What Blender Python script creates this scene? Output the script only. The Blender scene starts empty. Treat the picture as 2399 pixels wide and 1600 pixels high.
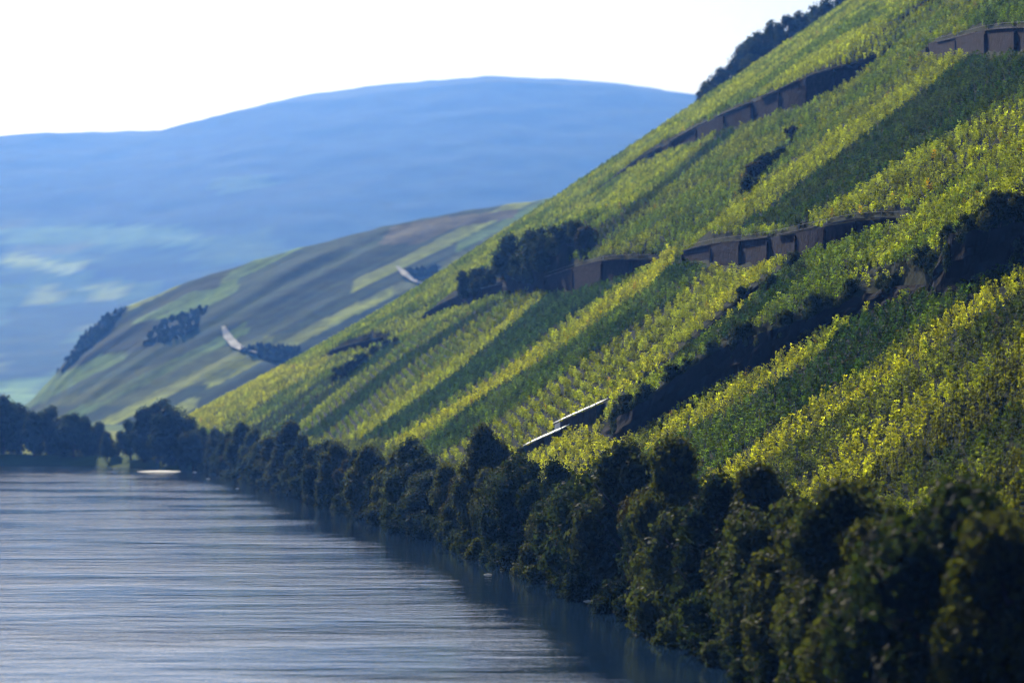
import bpy, math, random
import numpy as np
from mathutils import Vector

random.seed(7)
rng = np.random.default_rng(7)
S = bpy.context.scene
C = S.collection

# ------------------------------------------------------------------ camera, sky, sun, exposure
F = 2400.0          # focal length in pixels of a 1024 px wide frame
HOR = 405.0         # row of the horizon
CAMH = 20.0
cam = bpy.data.cameras.new('camera')
cam_o = bpy.data.objects.new('camera', cam); C.objects.link(cam_o)
cam_o.location = (0, 0, CAMH)
cam_o.rotation_euler = (math.radians(90), 0, 0)
cam.sensor_width = 36.0
cam.lens = F / 1024 * 36.0
cam.shift_y = (HOR - 341.0) / 1024
cam.clip_start = 1.0
cam.clip_end = 20000
cam.dof.use_dof = True
cam.dof.focus_distance = 285
cam.dof.aperture_fstop = 0.185
S.camera = cam_o

SUN_AZ = math.radians(-15)     # from +Y, negative is to the left
SUN_EL = math.radians(32)
w = bpy.data.worlds.new('World'); S.world = w; w.use_nodes = True
nt = w.node_tree; nt.nodes.clear()
sky = nt.nodes.new('ShaderNodeTexSky'); sky.sky_type = 'NISHITA'; sky.sun_disc = False
sky.sun_elevation = SUN_EL; sky.sun_rotation = SUN_AZ
sky.air_density = 1.0; sky.dust_density = 1.7; sky.ozone_density = 1.0
bg = nt.nodes.new('ShaderNodeBackground'); bg.inputs[1].default_value = 0.044
wo = nt.nodes.new('ShaderNodeOutputWorld')
nt.links.new(sky.outputs[0], bg.inputs[0]); nt.links.new(bg.outputs[0], wo.inputs[0])

sun = bpy.data.lights.new('sun', 'SUN'); sun.energy = 5.0; sun.angle = math.radians(0.5); sun.color = (1.0, 0.94, 0.84)
sun_o = bpy.data.objects.new('sun', sun); C.objects.link(sun_o)
sd = Vector((math.sin(SUN_AZ) * math.cos(SUN_EL), math.cos(SUN_AZ) * math.cos(SUN_EL), math.sin(SUN_EL)))
sun_o.rotation_euler = sd.to_track_quat('Z', 'Y').to_euler()
sun_o.location = (-200, 300, 300)

S.view_settings.view_transform = 'Standard'; S.view_settings.look = 'None'
S.view_settings.gamma = 1.0; S.view_settings.use_curve_mapping = False
S.view_settings.exposure = 0.8
S.cycles.use_denoising = True; S.cycles.pixel_filter_type = 'BLACKMAN_HARRIS'; S.cycles.filter_width = 1.2
S.cycles.max_bounces = 6; S.cycles.diffuse_bounces = 2; S.cycles.glossy_bounces = 2
S.cycles.transmission_bounces = 3; S.cycles.transparent_max_bounces = 4; S.cycles.volume_bounces = 0

HAZE_DENSITY = 0.000095
HAZE_COLOR = (0.085, 0.28, 1.0)

# ------------------------------------------------------------------ helpers
K = 1024 / 2351.0   # survey sheet units to frame pixels

def new_mat(name): 
    m = bpy.data.materials.new(name); m.use_nodes = True
    nt = m.node_tree; nt.nodes.clear()
    return m, nt

def N(nt, t, **kw):
    n = nt.nodes.new(t)
    for k, v in kw.items():
        setattr(n, k, v)
    return n

def L(nt, a, b): nt.links.new(a, b)

def mesh_obj(name, V, Fc, mat=None, parent=None, smooth=False, loc=None):
    me = bpy.data.meshes.new(name)
    me.from_pydata([tuple(v) for v in V], [], [tuple(f) for f in Fc]) if not isinstance(V, np.ndarray) else fast_mesh(me, V, np.asarray(Fc))
    me.update()
    if smooth: me.shade_smooth()
    if mat: me.materials.append(mat)
    o = bpy.data.objects.new(name, me); C.objects.link(o)
    if parent is not None: o.parent = parent
    if loc is not None: o.location = loc
    return o

def fast_mesh(me, V, Fq):
    n = len(V); k = Fq.shape[1]
    me.vertices.add(n); me.vertices.foreach_set('co', V.astype(np.float32).ravel())
    me.loops.add(Fq.size); me.loops.foreach_set('vertex_index', Fq.astype(np.int32).ravel())
    me.polygons.add(len(Fq)); me.polygons.foreach_set('loop_start', np.arange(0, Fq.size, k, dtype=np.int32))
    me.update(calc_edges=True); me.validate()

def tag(o, label=None, cat=None, group=None, kind=None):
    if label: o['label'] = label
    if cat: o['category'] = cat
    if group: o['group'] = group
    if kind: o['kind'] = kind
    return o

def empty(name, loc):
    o = bpy.data.objects.new(name, None); C.objects.link(o); o.location = loc
    o.empty_display_size = 0.5
    return o

def hash2(i, j, seed):
    h = (i.astype(np.int64) * 374761393 + j.astype(np.int64) * 668265263 + seed * 1442695041) & 0xffffffff
    h = ((h ^ (h >> 13)) * 1274126177) & 0xffffffff
    return ((h ^ (h >> 16)) & 0xffff) / 65535.0

def vnoise(x, y, seed=0):
    x = np.asarray(x, float); y = np.asarray(y, float)
    i = np.floor(x); j = np.floor(y); fx = x - i; fy = y - j
    fx = fx * fx * (3 - 2 * fx); fy = fy * fy * (3 - 2 * fy)
    a = hash2(i, j, seed); b = hash2(i + 1, j, seed); c = hash2(i, j + 1, seed); d = hash2(i + 1, j + 1, seed)
    return (a * (1 - fx) + b * fx) * (1 - fy) + (c * (1 - fx) + d * fx) * fy

def fbm(x, y, seed=0, octv=4):
    s = 0; amp = 0.5; t = 0
    for o in range(octv):
        s = s + amp * vnoise(x * 2 ** o, y * 2 ** o, seed + o); t += amp; amp *= 0.5
    return s / t

def smooth(a, b, x):
    t = np.clip((x - a) / (b - a), 0, 1); return t * t * (3 - 2 * t)

def project(X, Y, Z):
    return 512 + F * X / Y, HOR - F * (Z - CAMH) / Y

# ------------------------------------------------------------------ terrain
_Y = np.array([-300, -100, 0, 100, 175, 262, 350, 440, 552, 738, 900, 1000, 1150, 1400, 1800], float)
_X = np.array([45, 33, 28, 23, 18, 5.5, -11, -30, -52, -94, -160, -158, -80, 150, 500], float)
_yy = np.arange(-300, 1801, 5.0)
_xx = np.interp(_yy, _Y, _X)
_k = np.exp(-np.linspace(-2, 2, 21) ** 2); _k /= _k.sum()
_xx = np.convolve(np.pad(_xx, 10, mode='edge'), _k, 'valid')
def foot(Y): return np.interp(Y, _yy, _xx)
def tana(Y): return np.interp(Y, [-300, 300, 600, 740, 820, 900, 1000, 1200, 1400], [.80, .80, .785,   .738, .665, .50, .36, .2, .12])

def H0(X, Y):
    v = X - foot(Y)
    # small wobble of the shoreline
    v = v + 2.2 * (vnoise(Y / 17.0, Y * 0, 5) - .5) * np.exp(-np.abs(v) / 15)
    bank = np.clip(v * 0.55 - .8, -2.5, 3.0)
    s = np.maximum(v - 11, 0)
    up = tana(Y) * (s - 60 * 0.5 * np.clip(s - 220, 0, 1e9) / 60)
    soft = 1 - np.exp(-s / 6.0)
    z = bank + up * (0.4 + 0.6 * soft)
    und = (fbm(Y / 55.0, v / 130.0, 11, 3) - .5) * 6.0 * smooth(15, 60, v)
    und = und + (fbm(Y / 14.0, v / 40.0, 21, 2) - .5) * 1.0 * smooth(12, 30, v)
    return z + und * np.interp(Y, [0, 600, 760, 900], [1, .8, .25, .1])

def unproject(px, py, fn, y0=120.0, y1=1200.0, n=2200):
    Ys = np.linspace(y0, y1, n)
    X = (px - 512) / F * Ys; Z = CAMH + (HOR - py) / F * Ys
    below = fn(X, Ys) > Z
    k = int(np.argmax(below))
    if not below[k]: return None
    return np.array([X[k], Ys[k]])

# escarpments: (polyline of the foot, height of the face in sheet units, decay metres)
STEPS = [
 ('wall', 'upper_left', [(1375,440),(1500,352),(1640,308),(1720,274),(1880,232),(1955,180),(2035,128)], [6,22,32,40,58,30,0], 30),
 ('wall', 'main', [(1560,594),(1610,592),(1830,596),(1900,612),(1960,606),(2060,556),(2120,545)], [2,44,50,52,46,20,0], 30),
 ('wall', 'left', [(1262,662),(1300,655),(1400,650),(1450,628),(1500,600),(1540,585)], [30,56,52,34,12,0], 26),
 ('wall', 'far_left', [(960,735),(1000,716),(1060,695),(1110,684),(1160,668)], [0,22,42,34,20], 22),
 ('wall', 'upper_right', [(2120,112),(2165,108),(2230,116),(2351,118),(2440,120)], [0,26,42,48,48], 26),
 ('wall', 'lower_left', [(740,818),(790,808),(850,790),(905,772)], [0,20,20,0], 18),
 ('rock', 'scrub_cliff', [(1150,668),(1200,668),(1285,660),(1310,650)], [30,85,80,40], 22),
 ('rock', 'gully', [(1390,990),(1440,1012),(1560,935),(1700,865),(1780,830),(1850,790),(1960,725),(2080,680),(2150,665),(2180,650)], [12,62,78,92,80,62,48,36,20,4], 34),
 ('rock', 'outcrop', [(2150,668),(2185,665),(2260,640),(2351,590),(2420,560)], [40,130,120,90,80], 30),
 ('rock', 'stripe', [(1470,900),(1600,800),(1720,700),(1800,650),(1850,610)], [4,18,26,26,4], 16),
]
steps = []
def prep_steps():
    for kind, nm, pts, hs, D in STEPS:
        W = []; Hm = []; up = []
        # resample densely
        P = np.array(pts, float); hs = np.array(hs, float)
        seg = np.r_[0, np.cumsum(np.hypot(*np.diff(P, axis=0).T))]
        m = max(int(seg[-1] / 22), 4)
        t = np.linspace(0, seg[-1], m + 1)
        px = np.interp(t, seg, P[:, 0]); py = np.interp(t, seg, P[:, 1]); hh = np.interp(t, seg, hs)
        for a, b, h in zip(px, py, hh):
            q = unproject(a * K, b * K, H0)
            if q is None: continue
            q2 = unproject(a * K, b * K - 3, H0)
            if q2 is None: q2 = q + np.array([2, 8.])
            W.append(q); Hm.append(h * K * q[1] / F); up.append(q2 - q)
        W = np.array(W); Hm = np.array(Hm)
        # smooth out raymarch jitter
        if len(W) > 4:
            for _ in range(10 if kind == 'wall' else 2):
                W[1:-1] = .5 * W[1:-1] + .25 * (W[:-2] + W[2:])
        steps.append(dict(kind=kind, name=nm, W=W, H=Hm, up=np.array(up), D=D))
prep_steps()

def step_query(st, X, Y):
    """signed distance (positive on the raised side) and local height"""
    W, Hm, up = st['W'], st['H'], st['up']
    shp = X.shape; X = X.ravel(); Y = Y.ravel()
    best = np.full(X.shape, 1e9); sg = np.zeros(X.shape); hh = np.zeros(X.shape)
    for i in range(len(W) - 1):
        a = W[i]; d = W[i + 1] - a; l2 = (d ** 2).sum() + 1e-9
        t = np.clip(((X - a[0]) * d[0] + (Y - a[1]) * d[1]) / l2, 0, 1)
        qx = a[0] + t * d[0]; qy = a[1] + t * d[1]
        dist = np.hypot(X - qx, Y - qy)
        nrm = np.array([-d[1], d[0]]); 
        if nrm @ up[i] < 0: nrm = -nrm
        s = (X - qx) * nrm[0] + (Y - qy) * nrm[1]
        m = dist < best
        best = np.where(m, dist, best); sg = np.where(m, np.sign(s + 1e-12), sg)
        hh = np.where(m, Hm[i] * (1 - t) + Hm[i + 1] * t, hh)
    return (best * sg).reshape(shp), hh.reshape(shp)

def H(X, Y):
    X = np.asarray(X, float); Y = np.asarray(Y, float)
    z = H0(X, Y)
    for st in steps:
        lo = st['W'].min(0) - 60; hi = st['W'].max(0) + 60
        m = (X > lo[0]) & (X < hi[0]) & (Y > lo[1]) & (Y < hi[1])
        if not m.any(): continue
        d, h = step_query(st, X[m], Y[m])
        z = z.copy()
        z[m] += np.where(d > -0.3, h * smooth(-0.3, .5, d) * np.exp(-(np.maximum(d, 0) / st['D']) ** 2), 0)
    return z

def H1(x, y): return float(H(np.array([x]), np.array([y]))[0])

# ------------------------------------------------------------------ materials
def noise_mat(name, c1, c2, scale, rough=1.0, c3=None, bump=0.0, attr=None, detail=6, spec=0.03):
    m, nt = new_mat(name)
    out = N(nt, 'ShaderNodeOutputMaterial'); b = N(nt, 'ShaderNodeBsdfPrincipled')
    b.inputs['Roughness'].default_value = rough; b.inputs['Specular IOR Level'].default_value = spec
    tc = N(nt, 'ShaderNodeTexCoord'); nz = N(nt, 'ShaderNodeTexNoise')
    nz.inputs['Scale'].default_value = scale; nz.inputs['Detail'].default_value = detail
    L(nt, tc.outputs['Object'], nz.inputs['Vector'])
    r = N(nt, 'ShaderNodeValToRGB')
    r.color_ramp.elements[0].position = .3; r.color_ramp.elements[0].color = (*c1, 1)
    r.color_ramp.elements[1].position = .7; r.color_ramp.elements[1].color = (*c2, 1)
    if c3:
        e = r.color_ramp.elements.new(.5); e.color = (*c3, 1)
    L(nt, nz.outputs[0], r.inputs[0])
    src = r.outputs[0]
    if attr:
        a = N(nt, 'ShaderNodeAttribute', attribute_name=attr)
        mx = N(nt, 'ShaderNodeMix', data_type='RGBA', blend_type='MULTIPLY'); mx.inputs[0].default_value = 1
        L(nt, a.outputs['Color'], mx.inputs[6]); L(nt, src, mx.inputs[7]); src = mx.outputs[2]
    L(nt, src, b.inputs['Base Color'])
    if bump:
        bp = N(nt, 'ShaderNodeBump'); bp.inputs['Strength'].default_value = 1; bp.inputs['Distance'].default_value = bump
        L(nt, nz.outputs[0], bp.inputs['Height']); L(nt, bp.outputs[0], b.inputs['Normal'])
    L(nt, b.outputs[0], out.inputs[0])
    return m

def leaf_mat(name, c1, c2, instancer=False, trans=0.5, obj_var=0.25):
    m, nt = new_mat(name)
    out = N(nt, 'ShaderNodeOutputMaterial')
    g = N(nt, 'ShaderNodeNewGeometry')
    mix = N(nt, 'ShaderNodeMix', data_type='RGBA')
    L(nt, g.outputs['Random Per Island'], mix.inputs[0])
    mix.inputs[6].default_value = (*c1, 1); mix.inputs[7].default_value = (*c2, 1)
    src = mix.outputs[2]
    if instancer:
        a = N(nt, 'ShaderNodeAttribute', attribute_name='tint', attribute_type='INSTANCER')
        mx = N(nt, 'ShaderNodeMix', data_type='RGBA', blend_type='MULTIPLY'); mx.inputs[0].default_value = 1
        L(nt, a.outputs['Color'], mx.inputs[6]); L(nt, src, mx.inputs[7]); src = mx.outputs[2]
    oi = N(nt, 'ShaderNodeObjectInfo')
    mr = N(nt, 'ShaderNodeMapRange'); mr.inputs['To Min'].default_value = 1 - obj_var; mr.inputs['To Max'].default_value = 1 + obj_var
    L(nt, oi.outputs['Random'], mr.inputs['Value'])
    vm = N(nt, 'ShaderNodeVectorMath', operation='SCALE'); L(nt, src, vm.inputs[0]); L(nt, mr.outputs[0], vm.inputs['Scale'])
    d = N(nt, 'ShaderNodeBsdfPrincipled'); d.inputs['Roughness'].default_value = .7; d.inputs['Specular IOR Level'].default_value = .06
    t = N(nt, 'ShaderNodeBsdfTranslucent')
    dk = N(nt, 'ShaderNodeVectorMath', operation='SCALE'); dk.inputs['Scale'].default_value = .75
    L(nt, vm.outputs[0], dk.inputs[0]); L(nt, dk.outputs[0], d.inputs['Base Color'])
    tv = N(nt, 'ShaderNodeMix', data_type='RGBA', blend_type='MULTIPLY'); tv.inputs[0].default_value = 1
    tv.inputs[7].default_value = (1.55, 1.5, .5, 1)
    L(nt, vm.outputs[0], tv.inputs[6]); L(nt, tv.outputs[2], t.inputs['Color'])
    ms = N(nt, 'ShaderNodeMixShader'); ms.inputs[0].default_value = trans
    L(nt, d.outputs[0], ms.inputs[1]); L(nt, t.outputs[0], ms.inputs[2]); L(nt, ms.outputs[0], out.inputs[0])
    return m

M_soil = noise_mat('slate_soil', (.006, .009, .005), (.024, .028, .013), .9, c3=(.011, .017, .007), bump=.12)
M_bank = noise_mat('bank_earth', (.02, .022, .012), (.05, .045, .03), .4)
M_wall = noise_mat('slate_wall', (.006, .005, .016), (.026, .017, .034), .9, c3=(.013, .009, .022), bump=.2)
M_coping = noise_mat('pale_coping', (.012, .011, .02), (.14, .13, .15), .35)
M_rail = noise_mat('pale_rail', (.2, .2, .22), (.35, .35, .36), 1)
M_rock = noise_mat('dark_rock', (.003, .003, .005), (.010, .009, .012), .35, bump=.5)
M_bark = noise_mat('bark', (.03, .022, .015), (.07, .055, .04), 3)
M_leafs = {
 'dark':  leaf_mat('leaf_dark', (.009, .018, .006), (.024, .036, .010)),
 'olive': leaf_mat('leaf_olive', (.020, .030, .007), (.058, .064, .014)),
 'rust':  leaf_mat('leaf_rust', (.020, .022, .007), (.050, .042, .012)),
 'silver': leaf_mat('leaf_silver', (.018, .030, .010), (.050, .062, .022)),
}
M_vine = leaf_mat('leaf_vine', (.50, .60, .6), (1.40, 1.32, 1.0), instancer=True, trans=.5, obj_var=.42)
M_vine_single = leaf_mat('leaf_vine_near', (.050, .070, .012), (.14, .15, .022), trans=.5, obj_var=.45)

# ------------------------------------------------------------------ hillside sheet
def param_sheet(name, Ys, vs, mat, colfn=None):
    YY, VV = np.meshgrid(Ys, vs, indexing='ij')
    XX = foot(YY) + VV
    ZZ = H(XX, YY)
    V = np.stack([XX.ravel(), YY.ravel(), ZZ.ravel()], 1)
    n, m = YY.shape
    idx = np.arange(n * m).reshape(n, m)
    Fq = np.stack([idx[:-1, :-1].ravel(), idx[:-1, 1:].ravel(), idx[1:, 1:].ravel(), idx[1:, :-1].ravel()], 1)
    return mesh_obj(name, V, Fq, mat, smooth=True)
vs = np.r_[np.arange(-6, 20, 1.0), np.arange(20, 200, 1.3), np.arange(200, 330, 5), 360, 420]
Ys = np.r_[np.arange(-150, 130, 6.0), np.arange(130, 700, 1.3), np.arange(700, 1000, 2.5), np.arange(1000, 1400, 12)]
hill = tag(param_sheet('hillside', Ys, vs, M_soil), 'steep terraced slope of slate soil rising from the river behind the vines', kind='structure')

# ------------------------------------------------------------------ river
def river():
    m, nt = new_mat('river_water')
    out = N(nt, 'ShaderNodeOutputMaterial'); b = N(nt, 'ShaderNodeBsdfPrincipled')
    b.inputs['Base Color'].default_value = (.007, .020, .048, 1)
    b.inputs['Roughness'].default_value = .05; b.inputs['IOR'].default_value = 1.333
    tc = N(nt, 'ShaderNodeTexCoord')
    def layer(sx, sy, sc, det, rot=0):
        mp = N(nt, 'ShaderNodeMapping'); mp.inputs['Scale'].default_value = (sx, sy, 1); mp.inputs['Rotation'].default_value = (0, 0, rot)
        nz = N(nt, 'ShaderNodeTexNoise'); nz.inputs['Scale'].default_value = sc; nz.inputs['Detail'].default_value = det
        L(nt, tc.outputs['Object'], mp.inputs[0]); L(nt, mp.outputs[0], nz.inputs['Vector']); return nz.outputs[0]
    a = layer(.30, 1, .26, 3, math.radians(5))     # long wake crests
    c = layer(.45, 1, 1.0, 3, math.radians(-8))    # wavelets
    d = layer(.6, 1, 4.0, 2)
    patch0 = layer(.45, 1, .045, 3)
    pr_ = N(nt, 'ShaderNodeMapRange'); pr_.inputs['From Min'].default_value = .38; pr_.inputs['From Max'].default_value = .62; pr_.inputs['To Min'].default_value = .2; pr_.inputs['To Max'].default_value = .62
    L(nt, patch0, pr_.inputs['Value']); patch = pr_.outputs[0]
    def mul(x, k):
        mm = N(nt, 'ShaderNodeMath', operation='MULTIPLY'); L(nt, x, mm.inputs[0])
        if isinstance(k, float): mm.inputs[1].default_value = k
        else: L(nt, k, mm.inputs[1])
        return mm.outputs[0]
    def add(x, y):
        mm = N(nt, 'ShaderNodeMath', operation='ADD'); L(nt, x, mm.inputs[0]); L(nt, y, mm.inputs[1]); return mm.outputs[0]
    h = add(add(mul(mul(a, 1.55), patch), mul(mul(c, .52), patch)), mul(mul(d, .24), patch))
    cl_ = N(nt, 'ShaderNodeAttribute', attribute_name='ripple'); h = mul(h, cl_.outputs['Fac'])
    bp = N(nt, 'ShaderNodeBump'); bp.inputs['Strength'].default_value = 1; bp.inputs['Distance'].default_value = .27
    L(nt, h, bp.inputs['Height']); L(nt, bp.outputs[0], b.inputs['Normal'])
    L(nt, b.outputs[0], out.inputs[0])
    xs = np.r_[np.linspace(-900, -130, 40), np.arange(-126, 80, 2.0)]; ys = np.arange(-200, 901, 5.0)
    YY, XX = np.meshgrid(ys, xs, indexing='ij')
    V = np.stack([XX.ravel(), YY.ravel(), XX.ravel() * 0], 1); n, mm_ = XX.shape
    idx = np.arange(n * mm_).reshape(n, mm_)
    Fq = np.stack([idx[:-1, :-1].ravel(), idx[:-1, 1:].ravel(), idx[1:, 1:].ravel(), idx[1:, :-1].ravel()], 1)
    ro = mesh_obj('river', V, Fq, m)
    rp = .12 + .88 * smooth(2, 21, foot(YY.ravel()) - XX.ravel())   # sheltered water under the trees lies calmer
    ra = ro.data.attributes.new('ripple', 'FLOAT', 'POINT'); ra.data.foreach_set('value', rp.astype(np.float32))
    tag(ro, 'wide rippled blue grey river below the vineyard slope', kind='structure')
river()

# ------------------------------------------------------------------ valley floor, second hill, far hills
def grid_sheet(name, xs, ys, fn, mat, col=None):
    YY, XX = np.meshgrid(ys, xs, indexing='ij'); ZZ = fn(XX, YY)
    V = np.stack([XX.ravel(), YY.ravel(), ZZ.ravel()], 1); n, m = XX.shape
    idx = np.arange(n * m).reshape(n, m)
    Fq = np.stack([idx[:-1, :-1].ravel(), idx[:-1, 1:].ravel(), idx[1:, 1:].ravel(), idx[1:, :-1].ravel()], 1)
    o = mesh_obj(name, V, Fq, mat, smooth=True)
    if col is not None:
        cc = col(XX.ravel(), YY.ravel(), ZZ.ravel())
        at = o.data.color_attributes.new('col', 'FLOAT_COLOR', 'POINT')
        at.data.foreach_set('color', np.c_[cc, np.ones(len(cc))].astype(np.float32).ravel())
    return o

def shoreY(X): return np.interp(X, [-900, -600, -250, -150, -110, -94, 100], [870, 852, 838, 812, 770, 745, 700])
def Hvalley(X, Y):
    d = Y - shoreY(X)
    return np.clip(d * .5, -2, 3) + smooth(850, 1500, Y) * 6 + smooth(1300, 2400, Y) * 10
def inpoly(px, py, poly):
    P = np.array(poly, float); inside = np.zeros(px.shape, bool)
    j = len(P) - 1
    for i in range(len(P)):
        xi, yi = P[i]; xj, yj = P[j]
        c = ((yi > py) != (yj > py)) & (px < (xj - xi) * (py - yi) / (yj - yi + 1e-12) + xi)
        inside ^= c; j = i
    return inside

GREEN, LIME, BROWN, WOOD = np.array([.050, .085, .020]), np.array([.17, .20, .03]), np.array([.085, .075, .04]), np.array([.016, .030, .014])
def valley_col(X, Y, Z):
    c = np.tile(GREEN, (len(X), 1)) * (0.7 + .6 * fbm(X / 60, Y / 90, 3)[:, None])
    m = (Y > 860) & (Y < 1250) & (X > -260) & (X < -120)
    c[m] = LIME * .8
    return c
M_field = noise_mat('valley_fields', (.8, .8, .8), (1.2, 1.2, 1.15), .05, attr='col')
tag(grid_sheet('valley_floor', np.arange(-1500, 1500, 20.0), np.r_[np.arange(730, 900, 4.0), np.arange(900, 4300, 30)], Hvalley, M_field, valley_col),
    'flat green meadow land beyond the far river bank', kind='structure')

_r2x = np.array([-520, -410, -352, -333, -315, -297, -281, -224, -160, -94, -23, 38, 200, 500, 900], float)
_r2z = np.array([-20, -5, 10, 24, 44, 70, 84, 108, 128, 146, 160, 170, 190, 215, 230], float)
def Hsecond(X, Y):
    yr = 1700 + 0.12 * X
    zr = np.interp(X, _r2x, _r2z)
    # lower end swings forward like a spur
    d = yr - Y
    z = zr - .36 * np.maximum(d, 0) - .5 * np.maximum(-d, 0)
    g = fbm((X + .9 * d) / 60.0, d / 400.0, 31, 3) - .5
    z = z + g * 16 * smooth(0, 60, d) * smooth(0, 40, z) + (fbm(X / 18, Y / 18, 40, 3) - .5) * 2
    return z - 0.6
def second_col(X, Y, Z):
    px, py = project(X, Y, Z); sx, sy = px / K, py / K
    # strips follow the fall line which reads as a diagonal
    q = (sy + 0.50 * sx + 7 * fbm(sx / 200, sy / 120, 8, 2))
    band = hash2(np.floor(q / 27), np.floor(q * 0 + (sx / 430) + hash2(np.floor(q / 27), q * 0, 5)), 77)
    c = np.where(band[:, None] < .32, WOOD * 1.5, np.where(band[:, None] < .58, GREEN * 1.9, np.where(band[:, None] < .72, BROWN * .9 + GREEN * .9, LIME * 1.25)))
    c = c * (.72 + .56 * hash2(np.floor(q / 8), q * 0, 3))[:, None]
    wood = inpoly(sx, sy, [(120, 860), (150, 780), (185, 740), (240, 715), (300, 700), (260, 760), (330, 735), (400, 730), (470, 705), (440, 760), (340, 800), (230, 815), (170, 845)])
    wood |= inpoly(sx, sy, [(540, 800), (620, 790), (690, 800), (680, 830), (610, 830)])
    wood |= inpoly(sx, sy, [(930, 620), (1010, 610), (1000, 640), (960, 655)])
    wood |= inpoly(sx, sy, [(430, 650), (520, 630), (500, 660), (380, 680)])
    c[wood] = WOOD * .8
    top = inpoly(sx, sy, [(870, 560), (900, 520), (1000, 500), (1190, 480), (1180, 500), (1050, 520), (960, 560)])
    c[top] = BROWN * 1.1
    l = inpoly(sx, sy, [(100, 930), (300, 850), (620, 770), (780, 740), (560, 850), (300, 930)]); c[l] = c[l] * .5 + LIME * .30
    return c
M_field2 = noise_mat('distant_vineyards', (.7, .7, .75), (1.25, 1.25, 1.15), .12, attr='col')
tag(grid_sheet('second_hillside', np.arange(-540, 420, 3.0), np.arange(1080, 1960, 3.5), Hsecond, M_field2, second_col),
    'hazy vineyard hill beyond the river bend with diagonal striped plots', kind='structure')

_r3px = np.array([-900, -300, 0, 80, 175, 240, 300, 390, 500, 600, 690, 800, 1000, 1600], float)
_r3py = np.array([150, 140, 137, 131, 128, 110, 94, 82, 74, 80, 92, 112, 150, 200], float)
def Hfar(X, Y):
    YR = 6200.0
    zr = CAMH + (HOR - np.interp(512 + F * X / YR, _r3px, _r3py)) / F * YR
    t = np.clip((Y - 3000) / (YR - 3000), 0, 1)
    prof = np.interp(t, [0, .12, .35, .6, .85, 1], [0, .06, .28, .60, .92, 1])
    z = zr * prof
    z = z + (fbm(X / 900, Y / 1800, 51, 3) - .5) * 80 * smooth(0, .3, t) * (1 - smooth(.8, 1, t)) + (fbm(X / 70, Y / 70, 61, 3) - .5) * 12 * smooth(0, .2, t)
    return z - 4 - np.maximum(Y - YR, 0) * .25
def far_col(X, Y, Z):
    px, py = project(X, Y, Z); sx, sy = px / K, py / K
    c = np.tile(WOOD, (len(X), 1)) * (.8 + .4 * fbm(X / 160, Y / 290, 9)[:, None])
    low = smooth(470, 560, sy + 80 * (fbm(X / 360, Y / 360, 19) - .5))[:, None]
    patch = hash2(np.floor(X / 170 + fbm(X / 180, Y / 180, 2)), np.floor(Y / 200 + fbm(X / 230, Y / 230, 4)), 7)[:, None]
    f = np.where(patch < .45, WOOD * 1.5, np.where(patch < .8, GREEN * 1.1, LIME * .5))
    f = f * (.8 + .4 * fbm(X / 30, Y / 30, 90)[:, None])
    c = c * (1 - low) + f * low
    for pl, cc in (([(0, 580), (90, 590), (200, 610), (160, 625), (0, 600)], LIME * 1.5), ([(70, 660), (130, 650), (130, 695), (80, 700)], LIME * 1.2),
                   ([(205, 650), (280, 650), (290, 690), (215, 685)], LIME * 1.2), ([(480, 410), (600, 400), (640, 425), (500, 440)], GREEN),
                   ([(0, 520), (400, 520), (500, 560), (0, 560)], GREEN * 1.7), ([(190, 610), (420, 600), (400, 650), (220, 640)], WOOD),
                   ([(0, 700), (330, 690), (180, 760), (120, 860), (0, 880)], WOOD * 1.2), ([(0, 880), (120, 860), (60, 930), (0, 940)], GREEN * 2.6)):
        c[inpoly(sx, sy, pl)] = cc
    return c
M_far = noise_mat('distant_woods', (.75, .75, .75), (1.25, 1.25, 1.2), .02, attr='col')
tag(grid_sheet('far_hills', np.arange(-3600, 4200, 28.0), np.arange(2900, 6900, 28.0), Hfar, M_far, far_col),
    'broad wooded ridge fading to blue behind the valley', kind='structure')

# roads with pale banks on the second hill
M_road = noise_mat('pale_road', (.40, .39, .38), (.60, .58, .56), .2)
def ribbon(name, pts, widths, fn, lift, mat, y0, y1):
    V = []; P = np.array(pts, float)
    t = np.arange(len(P)); tt = np.linspace(0, len(P) - 1, 6 * len(P))
    P = np.c_[np.interp(tt, t, P[:, 0]), np.interp(tt, t, P[:, 1])]; wd = np.interp(tt, t, widths)
    Q = [unproject(a * K, b * K, fn, y0, y1, 4000) for a, b in P]
    for i, q in enumerate(Q):
        a = Q[max(i - 1, 0)]; b = Q[min(i + 1, len(Q) - 1)]
        d = b - a; d = d / (np.hypot(*d) + 1e-9); n = np.array([-d[1], d[0]])
        for s in (-1, -.33, .33, 1):
            p = q + n * wd[i] * s * .5
            V.append((p[0], p[1], float(fn(np.array([p[0]]), np.array([p[1]]))[0]) + lift))
    Fc = []
    for i in range(len(Q) - 1):
        for k in range(3):
            a = i * 4 + k; Fc.append((a, a + 1, a + 5, a + 4))
    return mesh_obj(name, V, Fc, mat, smooth=True)
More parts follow.
